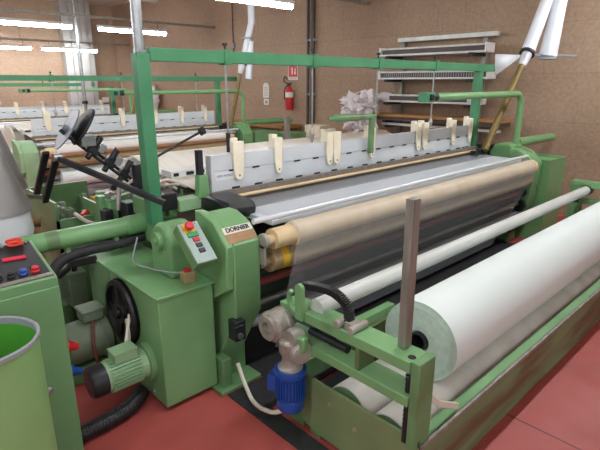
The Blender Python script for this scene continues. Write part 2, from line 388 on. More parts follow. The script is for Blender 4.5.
    for x in rx:
        cb = MB().mtl(0).box(x-.025, x+.025, Y(2.71), Y(2.8), Z(1.855)+bz, Z(1.95)+bz).mtl(1)
        cb.cyl((x, Y(2.75), Z(1.95)+bz), (x, Y(2.75), Z(1.975)+bz), .008, n=8).cyl((x, Y(2.75), Z(1.975)+bz), (x, Y(2.75), Z(1.99)+bz), .018, n=10)
        cb.build('beam_clamp', ['beam_green', 'black'], t, .002)
        rd = MB().mtl(0).cyl((x, Y(2.75), Z(1.86)+bz), (x, Y(2.75), Z(1.4)), .007, n=8).mtl(1)
        if first and x < 2.5: rd.cyl((x, 2.75, 1.42), (x, 2.75, 1.29), .016, n=10)
        else: rd.cyl((x, Y(2.75), Z(1.4)), (x, Y(2.75), Z(1.36)), .008, .024, n=10).cyl((x, Y(2.75), Z(1.36)), (x, Y(2.75), Z(1.29)), .024, .008, n=10)
        rd.build('hanging_rod', ['steel', 'darkm' if (first and x < 2.5) else 'cast'], t)
    # curved pipe arm
    r5 = right_x or x1
    px = R(5.6); pl = 1.97 if first else 2.4
    path = [V(px-pl+.12, Y(2.35), Z(1.625)), V(px-.13, Y(2.35), Z(1.625))]
    path += [V(px-.13+.13*math.sin(a), Y(2.35), Z(1.625-.13+.13*math.cos(a))) for a in [pi/2*i/6 for i in range(1, 7)]]+[V(px, Y(2.35), Z(1.02))]
    MB().tube(path, .033, 14).build('pipe_arm', 'green', t)
    e = MB().mtl(0).box(px-pl, px-pl+.14, Y(2.31), Y(2.39), Z(1.585), Z(1.665)).mtl(1).box(px-pl+.05, px-pl+.1, Y(2.29), Y(2.31), Z(1.6), Z(1.65)).cyl((px-pl+.14, Y(2.35), Z(1.625)), (px-pl+.21, Y(2.35), Z(1.625)), .04)
    e.build('pipe_clamp', ['beam_green', 'darkm'], t, .004)
    # right end gear
    MB().cyl((R(5.75), Y(2.4), Z(1.075)), (R(6.8), Y(2.4), Z(1.06)), .05).build('drive_tube', 'green', t)
    gm = MB()
    for k in range(16):
        a = R(5.0)+random.random()*.7; b = Y(2.3)+random.random()*.5; z_ = Z(.98)+random.random()*.05
        s_ = random.uniform(.03, .07); MB().box(a, a+s_, b, b+s_*1.4, Z(.86), z_+s_*.6).build('gear_block', 'darkm', t, .006)
    MB().box(R(5.19), R(5.32), Y(2.12), Y(2.45), .15, Z(.84)).build('gear_case', 'soft_black', t, .01)
    MB().prism([(Y(2.28), Z(.9)), (Y(2.28), Z(1.0)), (Y(2.34), Z(1.08)), (Y(2.5), Z(1.08)), (Y(2.56), Z(1.0)), (Y(2.56), Z(.9))], R(5.42), R(5.7), 'x').build('gear_cover', 'green', t, .01)
    ob = MB()
    a0, a1, b0, b1 = R(5.6), R(6.08), Y(1.95), Y(2.55)
    ob.box(a0, a1, b0, b1, 0, Z(.9)).box(a0, a1, b0, b0+.015, Z(.9), Z(.925)).box(a0, a1, b1-.015, b1, Z(.9), Z(.925)).box(a0, a0+.015, b0, b1, Z(.9), Z(.925)).box(a1-.015, a1, b0, b1, Z(.9), Z(.925))
    ob.build('end_cabinet', 'green', t, .003)
    lv = MB()
    for k, z_ in enumerate((.3, .45, .6, .74)): lv.cyl((R(5.27), Y(2.1), Z(z_)), (R(5.33), Y(2.1), Z(z_)), .05+.015*(k % 2), n=16)
    lv.build('gear_wheel', 'darkm', t)
    for z_, mm, rr_ in ((.6, 'rust', .025), (.47, 'steel', .02), (.36, 'grey', .03)):
        MB().cyl((L(1.585), Y(2.12), Z(z_)), (R(5.33), Y(2.12), Z(z_)), rr_, n=14).build('cloth_bar', mm, t)
    return t
M['reed'] = mat('reed_wires', '#8a8076', .6, .1, col2='#61584f', scale=6, stretch=(30, 1, 1))
M['grey_sley'] = mat('sley_grey', '#7c7f83', .45, .3)
M['bright_plate'] = mat('bright_plate_pale', '#e3e8ec', .3, .1, col2='#d6dce2', scale=2, stretch=(.3, 5, 5))

T = loom(BX0, BX1, 0, 0, 'large green loom in the foreground with cloth coming over its cream roller', first=True)
T2 = loom(1.9, 4.85, 4.85, -.03, 'second green loom, directly behind the foreground one, with a white cloth on its roller', pale=True, beamx=(-.5, 5.62), right_x=5.05, bz=-.07)
T3 = loom(2.2, 4.9, 9.3, -.05, 'farthest green loom, in front of the back wall', pale=True, beamx=(-.5, 4.4), right_x=5.0, bz=-.16)

# ---- foreground loom, left end details
G = 'green'
db = MB().box(1.03, 1.362, 2.15, 3.1, .03, .672).box(1.02, 1.372, 2.14, 3.11, .672, .69).box(1.06, 1.34, 2.2, 3.05, 0, .03)
db.build('drive_housing', G, T, .006)
MB().box(1.026, 1.03, 2.75, 3.08, .06, .66).build('access_panel', 'dgreen', T)
for y_, z_ in ((2.3, .06), (3.0, .6)): MB().cyl((1.02, y_, z_), (1.03, y_, z_), .012, n=10).build('bolt', 'steel', T)
# hand wheel
hw = thing  # alias unused
wl = MB().lathe((1.03, 2.59, .462), (-1, 0, 0), [(.15, 0), (.19, 0), (.196, .02), (.19, .035), (.165, .038), (.16, .012), (.07, .012), (.065, .035), (.035, .04), (.033, .06), (0, .06)], 40)
for k in range(5):
    a = 2*pi*k/5; wl.bar((1.012, 2.59, .462), (1.012, 2.59+.17*math.cos(a), .462+.17*math.sin(a)), .035, .012, up=(1, 0, 0))
wl.build('hand_wheel', 'soft_black', T)
# belt guard back plate
MB().cyl((1.031, 2.59, .462), (1.024, 2.59, .462), .2).build('wheel_recess', 'soft_black', T)
# electric motor at the drive housing
def motor(o, ax, r, Ln, body, parent, name='motor', up=V(0, 0, 1), box=True, fan='darkm', boxside=None, label=None):
    o = Vector(o); ax = Vector(ax).normalized()
    m = MB().lathe(o, ax, [(0, 0), (r*1.15, 0), (r*1.15, .02), (r*.98, .03), (r*.92, .05), (r*.92, Ln*.72), (r*.98, Ln*.73), (r*.98, Ln*.76), (0, Ln*.76)], 36)
    a = V(0, 0, 1) if abs(ax.z) < .9 else V(1, 0, 0); u = ax.cross(a).normalized(); w_ = ax.cross(u)
    mo = m.build(name, body, parent, label=label)
    fn = MB()
    for k in range(30):
        th = 2*pi*k/30; d = u*math.cos(th)+w_*math.sin(th)
        fn.bar(o+ax*Ln*.2+d*r*.95, o+ax*Ln*.7+d*r*.95, .004, r*.22, up=d)
    fn.build('cooling_fins', body, mo)
    MB().lathe(o, ax, [(0, Ln*.76), (r*1.0, Ln*.76), (r*1.0, Ln*.95), (r*.9, Ln), (r*.35, Ln*1.005), (0, Ln*1.005)], 32).build('fan_cover', fan, mo)
    if box:
        bd = Vector(boxside or (0, 0, 1)); s_ = ax.cross(bd).normalized(); c_ = o+ax*Ln*.42+bd*(r*1.22)
        bb = MB(); bb.bar(c_-ax*Ln*.19, c_+ax*Ln*.19, r*1.1, r*.62, up=bd); bb.bar(c_-ax*Ln*.2+bd*r*.3, c_+ax*Ln*.2+bd*r*.3, r*1.16, r*.12, up=bd)
        bb.build('terminal_box', body, mo, .003)
    return mo
motor((1.03, 2.33, .25), (-1, -.0, 0), .085, .33, 'pale_green', T, label='pale green electric motor with cooling fins')
MB().cyl((1.035, 2.33, .25), (1.0, 2.33, .25), .108).build('motor_flange', G, T)
# gearbox behind buttons
gp = [(2.31, .69), (2.31, .88)]+arc(2.41, .9, .1, 180, 20, 10)+[(2.54, .8), (2.54, .69)]
MB().prism(gp, 1.2, 1.372, 'x').build('brake_housing', G, T, .02)
MB().cyl((1.17, 2.41, .9), (1.21, 2.41, .9), .05).cyl((1.16, 2.41, .9), (1.18, 2.41, .9), .02).build('housing_boss', G, T)
MB().tube(spline([(1.2, 2.7, .85), (1.12, 2.6, .75), (1.14, 2.45, .74), (1.2, 2.28, .745), (1.3, 2.2, .75)]), .005, 8).build('air_line', 'grey', T)
# push-button box: slopes down towards the front
A = V(1.21, 2.21, 1.035); Bq = V(1.21, 2.02, .865); ld = (Bq-A).normalized(); nd = V(0, -.66, .75); nd = (nd-ld*nd.dot(ld)).normalized()
Ln = (Bq-A).length; mid = (A+Bq)/2+V(.05, 0, 0)
pb = MB(); pb.bar(mid-ld*Ln/2-nd*.035, mid+ld*Ln/2-nd*.035, .125, .07, up=nd); pbx = pb.build('button_box', 'dgreen', T, .006)
fp = MB(); fp.bar(mid-ld*(Ln/2-.004)+nd*.001, mid+ld*(Ln/2-.004)+nd*.001, .117, .004, up=nd); fp.build('face_plate', 'face', pbx)
def pbt(u, v, fn, m, name, label=None):
    c_ = mid+ld*u+V(1, 0, 0)*v+nd*.003; q = MB(); fn(q, c_); return q.build(name, m, pbx, .002, label=label)
pbt(-.088, -.01, lambda q, c_: q.bar(c_-ld*.03, c_+ld*.03, .07, .003, up=nd), 'yellowp', 'emergency_label', 'yellow square behind the red button')
pbt(-.088, -.012, lambda q, c_: q.lathe(c_, nd, [(.012, 0), (.012, .015), (.024, .018), (.026, .028), (.02, .036), (0, .037)], 20), 'red', 'stop_button', 'red mushroom button')
pbt(-.045, -.005, lambda q, c_: q.bar(c_-ld*.014, c_+ld*.014, .062, .016, up=nd), 'pushgreen', 'push_button', 'green wide button') if 'pushgreen' in M else None
M['pushgreen'] = mat('push_green', '#2b8a4c', .4)
pbt(-.045, -.005, lambda q, c_: q.bar(c_-ld*.014, c_+ld*.014, .062, .016, up=nd), 'pushgreen', 'push_button', 'wide green button')
pbt(-.012, 0, lambda q, c_: q.bar(c_-ld*.012, c_+ld*.012, .036, .016, up=nd), 'red', 'push_button', 'square red button')
pbt(.022, .0, lambda q, c_: q.bar(c_-ld*.012, c_+ld*.012, .034, .016, up=nd), 'black', 'push_button', 'upper black button')
pbt(.056, .0, lambda q, c_: q.bar(c_-ld*.012, c_+ld*.012, .034, .016, up=nd), 'black', 'push_button', 'lower black button')
for u in (-.112, .108):
    for v in (-.042, .042): c_ = mid+ld*u+V(v, 0, 0)+nd*.003; MB().cyl(c_, c_+nd*.003, .005, n=10).build('screw', 'steel', pbx)
# small dirty oiler with red cap
ol = MB().box(1.225, 1.29, 2.2, 2.265, .69, .755).build('oil_cup', 'brown_roll', T, .006)
MB().cyl((1.257, 2.232, .755), (1.257, 2.232, .768), .02).build('cap', 'red', ol)
# nameplate on slope of left housing: slope between (2.11,1.005) and (2.02,.91)
sA = V(0, 2.105, 1.0); sB = V(0, 2.025, .915); sd = (sA-sB).normalized(); sn = V(0, -sd.z, sd.y)
cpl = V(1.495, 0, 0)+(sA+sB)/2+sn*.002
np_ = MB(); np_.bar(cpl-V(.095, 0, 0), cpl+V(.095, 0, 0), .1, .004, up=sn)
npo = np_.build('name_plate', 'plate_brown', T)
q = MB(); q.bar(cpl+sd*.028+sn*.0025-V(.094, 0, 0), cpl+sd*.028+sn*.0025+V(.094, 0, 0), .042, .002, up=sn); q.build('plate_band', 'plate_white', npo)
text_mesh('DORNIER', .036, cpl+sd*.028+sn*.005, (1, 0, 0), sd, 'ink', 'plate_text', npo, .0008, font_bold=.0012)
# tube and flange
MB().box(.6, .64, 2.87, 2.93, 0, .83).build('tube_stand', 'dgreen', T)
fl = MB().box(1.335, 1.385, 2.76, 3.03, .76, 1.04); fl.build('flange', G, T, .01)
MB().lathe((.6, 2.9, .875), (1, 0, 0), [(0, 0), (.045, 0), (.056, .02), (.056, .62), (.062, .625), (.062, .74), (.056, .74)], 28).build('cable_tube', G, T, label='long horizontal green tube reaching to the control cabinet')
MB().lathe((.5, 2.9, .875), (1, 0, 0), [(.0575, .24), (.0575, .31)], 28).build('tube_band', 'dgreen', T)
for x in (.86, 1.15): MB().box(x-.012, x+.012, 2.885, 2.915, .735, .83).build('hose_bracket', G, T)
MB().tube(spline([(1.34, 2.9, .785), (1.15, 2.9, .77), (.96, 2.9, .772), (.81, 2.9, .74), (.715, 2.9, .6), (.69, 2.9, .4), (.69, 2.88, .05)], 8), .032, 14).build('black_hose', 'rubber', T)
MB().cyl((.874, 2.95, .69), (1.03, 2.95, .689), .024).build('rubber_stub', 'rubber', T)
# black covers
bk = MB().prism([(2.34, .94), (2.32, 1.0), (2.36, 1.045), (2.6, 1.06), (2.64, 1.04), (2.64, .94)], 1.625, 1.83, 'x'); bk.build('temple_motor_cover', 'black', T, .02)
rb = MB()
for k in range(3): rb.bar((1.66+k*.06, 2.42, 1.052), (1.66+k*.06, 2.56, 1.06), .02, .012)

MB().box(1.36, 1.5, 2.72, 2.98, .97, 1.08).build('junction_block', 'black', T, .008)
MB().box(1.5, 1.66, 2.7, 2.8, .95, 1.03).build('sensor_plate', 'pale_green', T, .006)
# upright with guide beside the heald frames
up = MB().prism([(1.64, 1.02), (1.652, 1.17), (1.712, 1.17), (1.728, 1.02)], 2.69, 2.75, 'y').build('frame_guide_post', 'green', T, .006)
MB().box(1.655, 1.69, 2.7, 2.74, 1.17, 1.33).build('guide_rail', 'darkm', up)
# supporting arm of middle
MB().box(3.315, 3.355, 2.62, 2.66, 1.16, 1.46).build('support_arm', 'dgreen', T, .004)
MB().tube([(3.37, 2.64, 1.47), (2.9, 2.64, 1.475), (2.8, 2.64, 1.475)], [.022, .034, .012], 14).build('arm_bar', 'dgreen', T)
# gear mess between loom end and feeder
gm = MB(); random.seed(3)
for k in range(26):
    a = random.uniform(1.2, 1.62); b = random.uniform(2.95, 3.5); s_ = random.uniform(.03, .08); zb = random.uniform(.86, .98)
    MB().box(a, a+s_, b, b+s_*1.5, .8, zb+s_).build('gear_block', random.choice(['darkm', 'darkm', 'green', 'cast']), T, .006)
for k in range(14):
    a = random.uniform(1.25, 1.7); b = random.uniform(2.85, 3.4)
    MB().cyl((a, b, .93), (a+random.uniform(-.04, .06), b+random.uniform(-.06, .06), random.uniform(1.0, 1.08)), random.uniform(.008, .02), n=10).build('fitting', random.choice(['steel', 'cast', 'green', 'black', 'white']), T)
for pth in ([(1.45, 3.0, 1.05), (1.55, 2.95, 1.12), (1.7, 2.95, 1.05)], [(1.3, 3.2, 1.0), (1.45, 3.1, 1.14), (1.6, 2.9, 1.06)], [(1.35, 3.4, .95), (1.5, 3.1, 1.05), (1.58, 2.85, 1.1)]):
    MB().tube(spline(pth), .01, 8).build('thin_hose', 'cable', T)
MB().tube(spline([(1.4, 3.15, 1.04), (1.5, 3.1, 1.1), (1.62, 3.0, 1.08)]), .014, 8).build('thin_hose', 'orange', T, label='orange thin hose')
# bearing at the left of the rollers
MB().lathe((1.6, 2.0, .9), (1, 0, 0), [(.0, 0), (.045, 0), (.045, .025), (.02, .03)], 20).box(1.6, 1.615, 1.98, 2.06, .76, .88).build('roller_bearing', 'cast', T, .004)
MB().lathe((1.735, 2.04, .762), (1, 0, 0), [(.0715, 0), (.0715, .05)], 28).build('yellow_tape', 'yellow', T)
jb = MB().box(1.39, 1.46, 1.985, 2.06, .36, .48).box(1.375, 1.44, 1.975, 1.985, .38, .46).build('limit_switch', 'darkm', T, .006)
MB().cyl((1.41, 1.975, .4), (1.41, 1.965, .4), .018).build('switch_boss', 'steel', jb)
# corrugated hose on the floor
cr = MB(); path = spline([(.595, 2.24, .05), (.74, 2.25, .048), (.88, 2.28, .048), (.985, 2.36, .05)], 26)
cr.tube(path, [.036 if i % 3 else .046 for i in range(len(path))], 14); cr.build('corrugated_hose', 'black', T, sharp=180)
MB().tube(spline([(1.0, 2.5, .45), (.97, 2.42, .38), (.93, 2.38, .33)]), .01, 8).tube(spline([(1.0, 2.45, .5), (.95, 2.4, .4), (.92, 2.37, .33)]), .01, 8).build('motor_lead', 'cable', T)
MB().box(1.37, 1.43, 2.1, 2.2, 0, .2).box(1.33, 1.62, 2.06, 2.2, 0, .025).build('foot', 'dgreen', T, .006)

# cloth of the foreground loom
def cloth(x0, x1, dy, dz, m, label, end, name='woven_cloth', low=True):
    pth = [(2.6, .985), (2.4, .979), (2.2, .975), (2.02, .9735)]
    
    pth += [(2.0+.08*math.cos(math.radians(a)), .9+.08*math.sin(math.radians(a))) for a in range(80, 190, 12)]
    if low: pth += [(2.04+.088*math.cos(math.radians(a)), .762+.088*math.sin(math.radians(a))) for a in range(172, 215, 10)]
    pth += end
    n = 24; rows = []
    for i, (y, z) in enumerate(pth):
        rows.append([V(x0+(x1-x0-max(0, .85-z)*(.45 if dy == 0 else .1))*j/n, y+dy, z+dz) for j in range(n+1)])
    return tag(MB().sheet(rows).build(name, m, thick=.002, sharp=60), label, 'cloth')
cloth(1.8, 5.16, 0, 0, 'cloth', 'sheer grey cloth stretched over the foreground cream roller and hanging down', [(1.985, .66), (2.03, .5), (2.1, .3), (2.14, .1)])
cloth(2.05, 4.75, 4.85, -.03, 'wcloth', 'white cloth over the roller of the second loom', [(1.925, .88)], low=False)
cloth(2.35, 4.85, 9.3, -.05, 'wcloth', 'white cloth over the roller of the farthest loom', [(1.985, .66), (2.03, .5), (2.1, .3)])

for x0, x1, y, z, lb in ((2.1, 4.8, 6.98, .5, 'white cloth roll low under the front of the second loom'),):
    b_ = thing('cloth_roll', (x0, y, z), lb, 'cloth roll')
    MB().lathe((x0, y, z), (1, 0, 0), [(.02, .0), (.13, 0), (.13, x1-x0), (.02, x1-x0)], 40).build('cloth_layers', 'roll', b_)
    MB().cyl((x0-.15, y, z), (x1+.15, y, z), .03).build('core_tube', 'steel', b_)
MB().cyl((1.43, 3.1, 1.2), (1.93, 3.1, 1.4), .009, n=10).cyl((1.93, 3.1, 1.4), (1.96, 3.1, 1.412), .03, n=12).build('lever_rod', 'black', T)
MB().box(1.4, 1.46, 3.07, 3.13, .9, 1.22).build('lever_base', 'darkm', T)
gp_ = thing('steel_post', (4.39, 4.9, 0), 'grey brown upright post behind the harness panel, below the wall notices', 'post')
MB().box(4.36, 4.42, 4.87, 4.93, 0, 1.32).box(4.34, 4.44, 4.85, 4.95, 0, .02).build('post', 'bar_steel', gp_, .004)
# ------------------------------------------------------------------ second motor unit on the floor beside the drive housing
u = thing('drive_unit', (.95, 2.9, 0), 'grey green cylindrical drive unit on the floor left of the drive housing', 'machine')
MB().lathe((.66, 2.85, .22), (1, 0, 0), [(0, 0), (.13, 0), (.14, .02), (.14, .3), (.15, .31), (.15, .34), (0, .34)], 32).build('barrel', 'grnbarrel', u) if 'grnbarrel' in M else None
M['grnbarrel'] = mat('grey_green', '#7f8e76', .5, col2='#707f69', scale=5, stain='#5a5a44')
MB().lathe((.75, 2.86, .22), (1, 0, 0), [(0, 0), (.12, 0), (.13, .02), (.13, .2), (.14, .21), (.14, .25), (0, .25)], 32).build('barrel', 'grnbarrel', u)
MB().box(.7, .96, 2.75, 2.95, 0, .1).build('foot', 'dgreen', u, .006)
tb = MB().box(.86, .98, 2.79, 2.91, .36, .42).box(.85, .99, 2.78, 2.92, .42, .435).build('terminal_box', 'grnbarrel', u, .006)
MB().tube(spline([(.9, 2.76, .38), (.87, 2.7, .25), (.86, 2.62, .05), (.84, 2.6, .01)]), .009, 8).build('lead', 'rust', u)
v = thing('valve_unit', (.98, 3.25, 0), 'dull green valve block behind the cylindrical drive unit, on a round foot', 'machine')
MB().box(.95, 1.08, 3.3, 3.5, .25, .5).box(.9, .99, 3.32, 3.42, .33, .55).build('body', 'grnbarrel', v, .015)
MB().cyl((.94, 3.4, 0), (.94, 3.4, .03), .12).cyl((.94, 3.4, .03), (.94, 3.4, .26), .05).build('pedestal', 'dgreen', v)
MB().tube(spline([(.9, 3.3, .5), (.94, 3.24, .56), (1.0, 3.3, .58), (1.02, 3.36, .45)]), .018, 10).build('hose', 'rubber', v)

# ------------------------------------------------------------------ control cabinet, scissors, bin
cb = thing('control_cabinet', (.3, 2.4, 0), 'green control cabinet with a sloping black button panel at the left edge', 'cabinet')
body = [(2.14, 0), (2.14, .945), (2.47, 1.033), (2.47, 0)]
MB().prism(body, -.25, .578, 'x').build('body', 'cab_green', cb, .008)
slope = V(0, 2.72-2.14, 1.1-.945).normalized(); sn2 = V(0, -slope.z, slope.y)
pc = V(.16, 2.14, .945)
def onp(x, s, h=0): return V(x, 2.14, .945)+slope*s+sn2*h
q = MB(); q.bar(onp(-.23, .18, .003), onp(.56, .18, .003), .29, .006, up=sn2); pan = q.build('button_panel', 'black', cb)
q = MB(); q.bar(onp(-.23, .02, .004), onp(.565, .02, .004), .022, .008, up=sn2); q.build('panel_strip', 'bar_steel', cb, label='grey strip along the front of the panel')
q = MB(); q.bar(onp(.42, .2, .008), onp(.51, .193, .008), .024, .004, up=sn2); q.build('display', 'display', pan, label='red lit number display')
for x, m, lb in ((.417, 'black', 'black knob'), (.463, 'blue', 'blue knob'), (.51, 'red', 'red knob'), (.37, 'darkm', 'grey knob')):
    c_ = onp(x, .065, .006); q = MB().lathe(c_, sn2, [(.017, 0), (.017, .008), (.014, .01), (.014, .022), (0, .023)], 20); q.build('knob', m, pan, label=lb)
for x in (-.2, .545): c_ = onp(x, .31, .006); MB().cyl(c_, c_+sn2*.004, .006, n=10).build('screw', 'steel', pan)
MB().lathe((.47, 2.14, .42), (0, -1, 0), [(0, .012), (.008, .013), (.012, .01), (.02, .004), (.022, 0)], 20).build('lock', 'steel', cb)
MB().box(-.25, .578, 2.135, 2.145, .02, .9).build('door', 'cab_green', cb, .004)
MB().box(.578, .61, 2.3, 2.36, .58, .63).build('socket_bracket', 'white', cb)
for z, m, lb in ((.52, 'red', 'red plug'), (.38, 'blue', 'blue plug')):
    MB().lathe((.578, 2.33, z), (1, 0, -.4), [(0, 0), (.03, 0), (.033, .05), (.025, .06), (.018, .1), (0, .1)], 18).build('plug', m, cb, label=lb)
MB().tube(spline([(.61, 2.33, .5), (.625, 2.33, .4), (.6, 2.33, .2), (.6, 2.35, .03)]), .008, 8).build('cord', 'rubber', cb)
sx = thing('scissors', (.46, 2.46, 1.03), 'red handled scissors lying on the back of the control panel', 'scissors')
for sg in (-1, 1):
    ring = [onp(.5+.03*math.cos(a), .318+sg*.016+.012*math.sin(a), .016) for a in [2*pi*k/16 for k in range(16)]]
    MB().tube(ring,   .006, 8, closed=True).build('handle', 'orange', sx)
    q = MB(); q.bar(onp(.45, .315+sg*.014, .013), onp(.32, .315-sg*.014, .011), .014, .004, up=sn2); q.build('blade', 'steel', sx)
bn = thing('waste_bin', (.215, 1.835, 0), 'round open light green plastic bin in front of the control cabinet', 'bin')
bc = V(.215, 1.835, 0)
MB().lathe(bc, (0, 0, 1), [(0, 0), (.165, 0), (.18, .1), (.183, .88)], 48).build('shell', 'bin_green', bn)
MB().lathe(bc, (0, 0, 1), [(.178, .88), (.173, .1), (.15, .02), (0, .02)], 48).build('lining', 'bin_in', bn)
MB().lathe(bc, (0, 0, 1), [(.1775, .87), (.1775, .895), (.183, .901), (.19, .897), (.191, .885), (.183, .88)], 48).build('rim', 'grey', bn)

# ------------------------------------------------------------------ winder (cloth batching stand)
W = thing('cloth_winder', (3.5, 1.3, 0), 'green low cloth winding stand in the right foreground with the blue motor', 'winder')
X0, X1 = 1.5, 5.45
fr = MB().box(X0, X1, .865, .88, .0, .305).box(X0, X1, .865, .925, .285, .29).box(X0, X1, .865, .94, 0, .015)
fr.build('front_rail', 'base_green', W, .002)
MB().box(X0, X1, .872, .93, .29, .305).build('rail_top', 'green', W, .002)
MB().box(X0, X1, .858, .872, .29, .309).build('rail_edge', 'bar_steel', W)
MB().box(X0, X1, 1.72, 1.78, .12, .24).build('rear_rail', 'dgreen', W, .003)
MB().prism([(.87, .03), (.87, .335), (1.56, .335), (1.56, .06), (1.46, .03)], X0-.015, X0, 'x').build('end_plate', 'olive_plate', W, .002)
for y, z in ((1.36, .25), (1.2, .2), (1.02, .12)): MB().cyl((X0-.022, y, z), (X0-.015, y, z), .011, n=8).build('bolt', 'cast', W)
MB().box(X0, X0+.08, 1.56, 1.74, 0, .24).box(X0-.01, X0+.07, 1.43, 1.5, 0, .1).build('foot', 'dgreen', W, .004)
# post and beams
MB().box(1.46, 1.572, .87, .912, .3, .703).build('post', 'dgreen', W, .004)
MB().mtl(0).box(1.45, 1.572, .912, 1.68, .652, .7).mtl(1).cyl((1.492, .93, .7), (1.492, .93, .7015), .017, n=16).build('upper_beam', ['green', 'slot'], W, .003)
MB().box(1.45, 1.572, .912, 1.68, .495, .54).build('lower_beam', 'green', W, .003)
MB().box(1.455, 1.565, 1.17, 1.19, .54, .652).build('beam_web', 'dgreen', W)
tr = MB(); pth = [V(1.492, .935, .3+.0105*i) for i in range(31)]; tr.tube(pth, [.014 if i % 2 else .017 for i in range(31)], 12); tr.build('threaded_rod', 'darkm', W, sharp=180)
# upright flat bar
MB().bar((1.54, 1.0, .703), (1.535, 1.0, 1.33), .05, .035, up=(0, 1, 0)).build('upright_bar', 'bar_steel', W, .002, label='tall grey steel bar standing at the winder end')
# rollers
for y, z_, r_ in ((1.3, .229, .12), (1.05, .215, .115)):
    rl = MB().lathe((1.54, y, z_), (1, 0, 0), [(.0, 0), (r_-.002, .0), (r_, .004), (r_, 3.75), (0, 3.75)], 40).build('support_roller', 'grey_roller', W)
    MB().lathe((1.535, y, z_), (1, 0, 0), [(0, 0), (.03, 0), (.03, .004), (r_-.008, .0045)], 32).build('roller_end', 'dgreen', rl)
MB().cyl((1.5, 1.475, .718), (5.32, 1.475, .718), .045).build('guide_tube', 'tube', W, label='pale tube running the length of the winder')
# right end frame
rf = MB().box(5.3, 5.42, .9, 1.0, .3, .74).box(5.3, 5.42, 1.0, 1.62, .74, .8).box(5.3, 5.42, 1.0, 1.62, .58, .63).box(5.3, 5.42, 1.52, 1.62, .12, .74)
rf.build('end_frame', 'green', W, .004)
MB().cyl((5.28, 1.475, .718), (5.36, 1.475, .718), .052).build('tube_bearing', 'black', W)
MB().bar((1.57, 1.385, .6), (1.98, 1.385, .6), .045, .045).build('tie_bar', 'green', W, .003)
# bracket at the far end of the beams
bq = [(1.5, .66), (1.5, .82)]+arc(1.525, .82, .025, 180, 0, 8)[::-1][::-1]+[(1.55, .66)]
MB().prism(bq, 1.43, 1.45, 'x').tube([V(1.44, 1.54+.06*math.sin(a), .73-.06*math.cos(a)+.02) for a in [pi*.0+pi*.75*i/8 for i in range(9)]], .012, 10).build('bracket', 'green', W, .002)
MB().cyl((1.37, 1.53, .58), (1.44, 1.53, .58), .045, n=24).build('pulley', 'cast', W)
MB().box(1.39, 1.43, 1.45, 1.51, .52, .6).build('bracket_plate', 'green', W, .01)
ch = spline([(1.5, 1.56, .81), (1.5, 1.45, .83), (1.5, 1.36, .835), (1.5, 1.285, .8), (1.5, 1.265, .73)], 8)
cm = MB()
for i in range(len(ch)-1): cm.bar(ch[i], ch[i]+(ch[i+1]-ch[i])*.85, .04, .034, up=(0, .3, 1))
cm.build('drive_chain', 'black', W, .003)
MB().box(1.47, 1.53, 1.22, 1.27, .7, .735).cyl((1.45, 1.3, .715), (1.56, 1.3, .715), .02).cyl((1.45, 1.22, .715), (1.56, 1.22, .715), .018).build('chain_anchor', 'cast', W, .003)
MB().cyl((1.49, 1.5, .592), (1.49, 1.26, .592), .02, n=12).build('spindle', 'darkm', W)
# worm gearbox and blue motor
gb = MB().lathe((1.45, 1.65, .6), (-1, 0, 0), [(0, 0), (.078, 0), (.082, .01), (.082, .03), (.074, .035), (.074, .06), (.08, .065), (.08, .085), (.07, .095), (.06, .1), (.06, .115), (.035, .115), (.035, .08), (0, .08)], 36)
for k in range(8):
    a = 2*pi*k/8; gb.cyl((1.368, 1.65+.068*math.cos(a), .6+.068*math.sin(a)), (1.35, 1.65+.068*math.cos(a), .6+.068*math.sin(a)), .007, n=8)
gbo = gb.build('gearbox', 'cast', W)
MB().lathe((1.4, 1.55, .4), (0, 0, 1), [(.06, 0), (.062, .015), (.045, .025), (.04, .07), (.055, .1), (.056, .15), (.04, .17), (0, .172)], 28).build('gear_neck', 'cast', gbo)
MB().lathe((1.42, 1.53, .51), (-.2, -1, 0), [(0, 0), (.055, 0), (.058, .05), (.05, .065), (.02, .07), (0, .07)], 28).build('worm_cover', 'cast', gbo)
motor((1.4, 1.55, .405), (0, 0, -1), .07, .225, 'blue', W, boxside=(-.35, .93, 0), fan='blue', label='bright blue electric motor hanging upright')
MB().tube(spline([(1.39, 1.56, .17), (1.37, 1.66, .1), (1.4, 1.85, .04), (1.45, 2.0, .06), (1.46, 2.08, .16)], 8), .012, 10).build('motor_cable', 'cable', W)
# lever
MB().bar((1.6, .93, .5), (1.66, .89, .42), .012, .03).bar((1.66, .89, .42), (1.83, .885, .325), .012, .03).build('lever', 'cable', W, .003)
MB().box(1.66, 1.72, .861, .865, .06, .13).build('red_mark', 'rust', W)
# dark sheet added below, standing in for the shade under the winder
MB().box(1.6, 5.4, 1.0, 1.72, .03, .05).build('shade_sheet', 'black', W)
mt = MB().prism([(1.36, 1.3), (1.36, 2.05), (1.63, 2.05), (1.63, 2.6), (5.3, 2.6), (5.3, 1.79), (1.47, 1.79), (1.47, 1.3)], 0, .008, 'z').build('mat_and_shade', 'rubber'); tag(mt, 'black rubber mat at the left end, run on between loom and winder as added shade', 'mat')  # real mat at the left; the long run stands in for shade

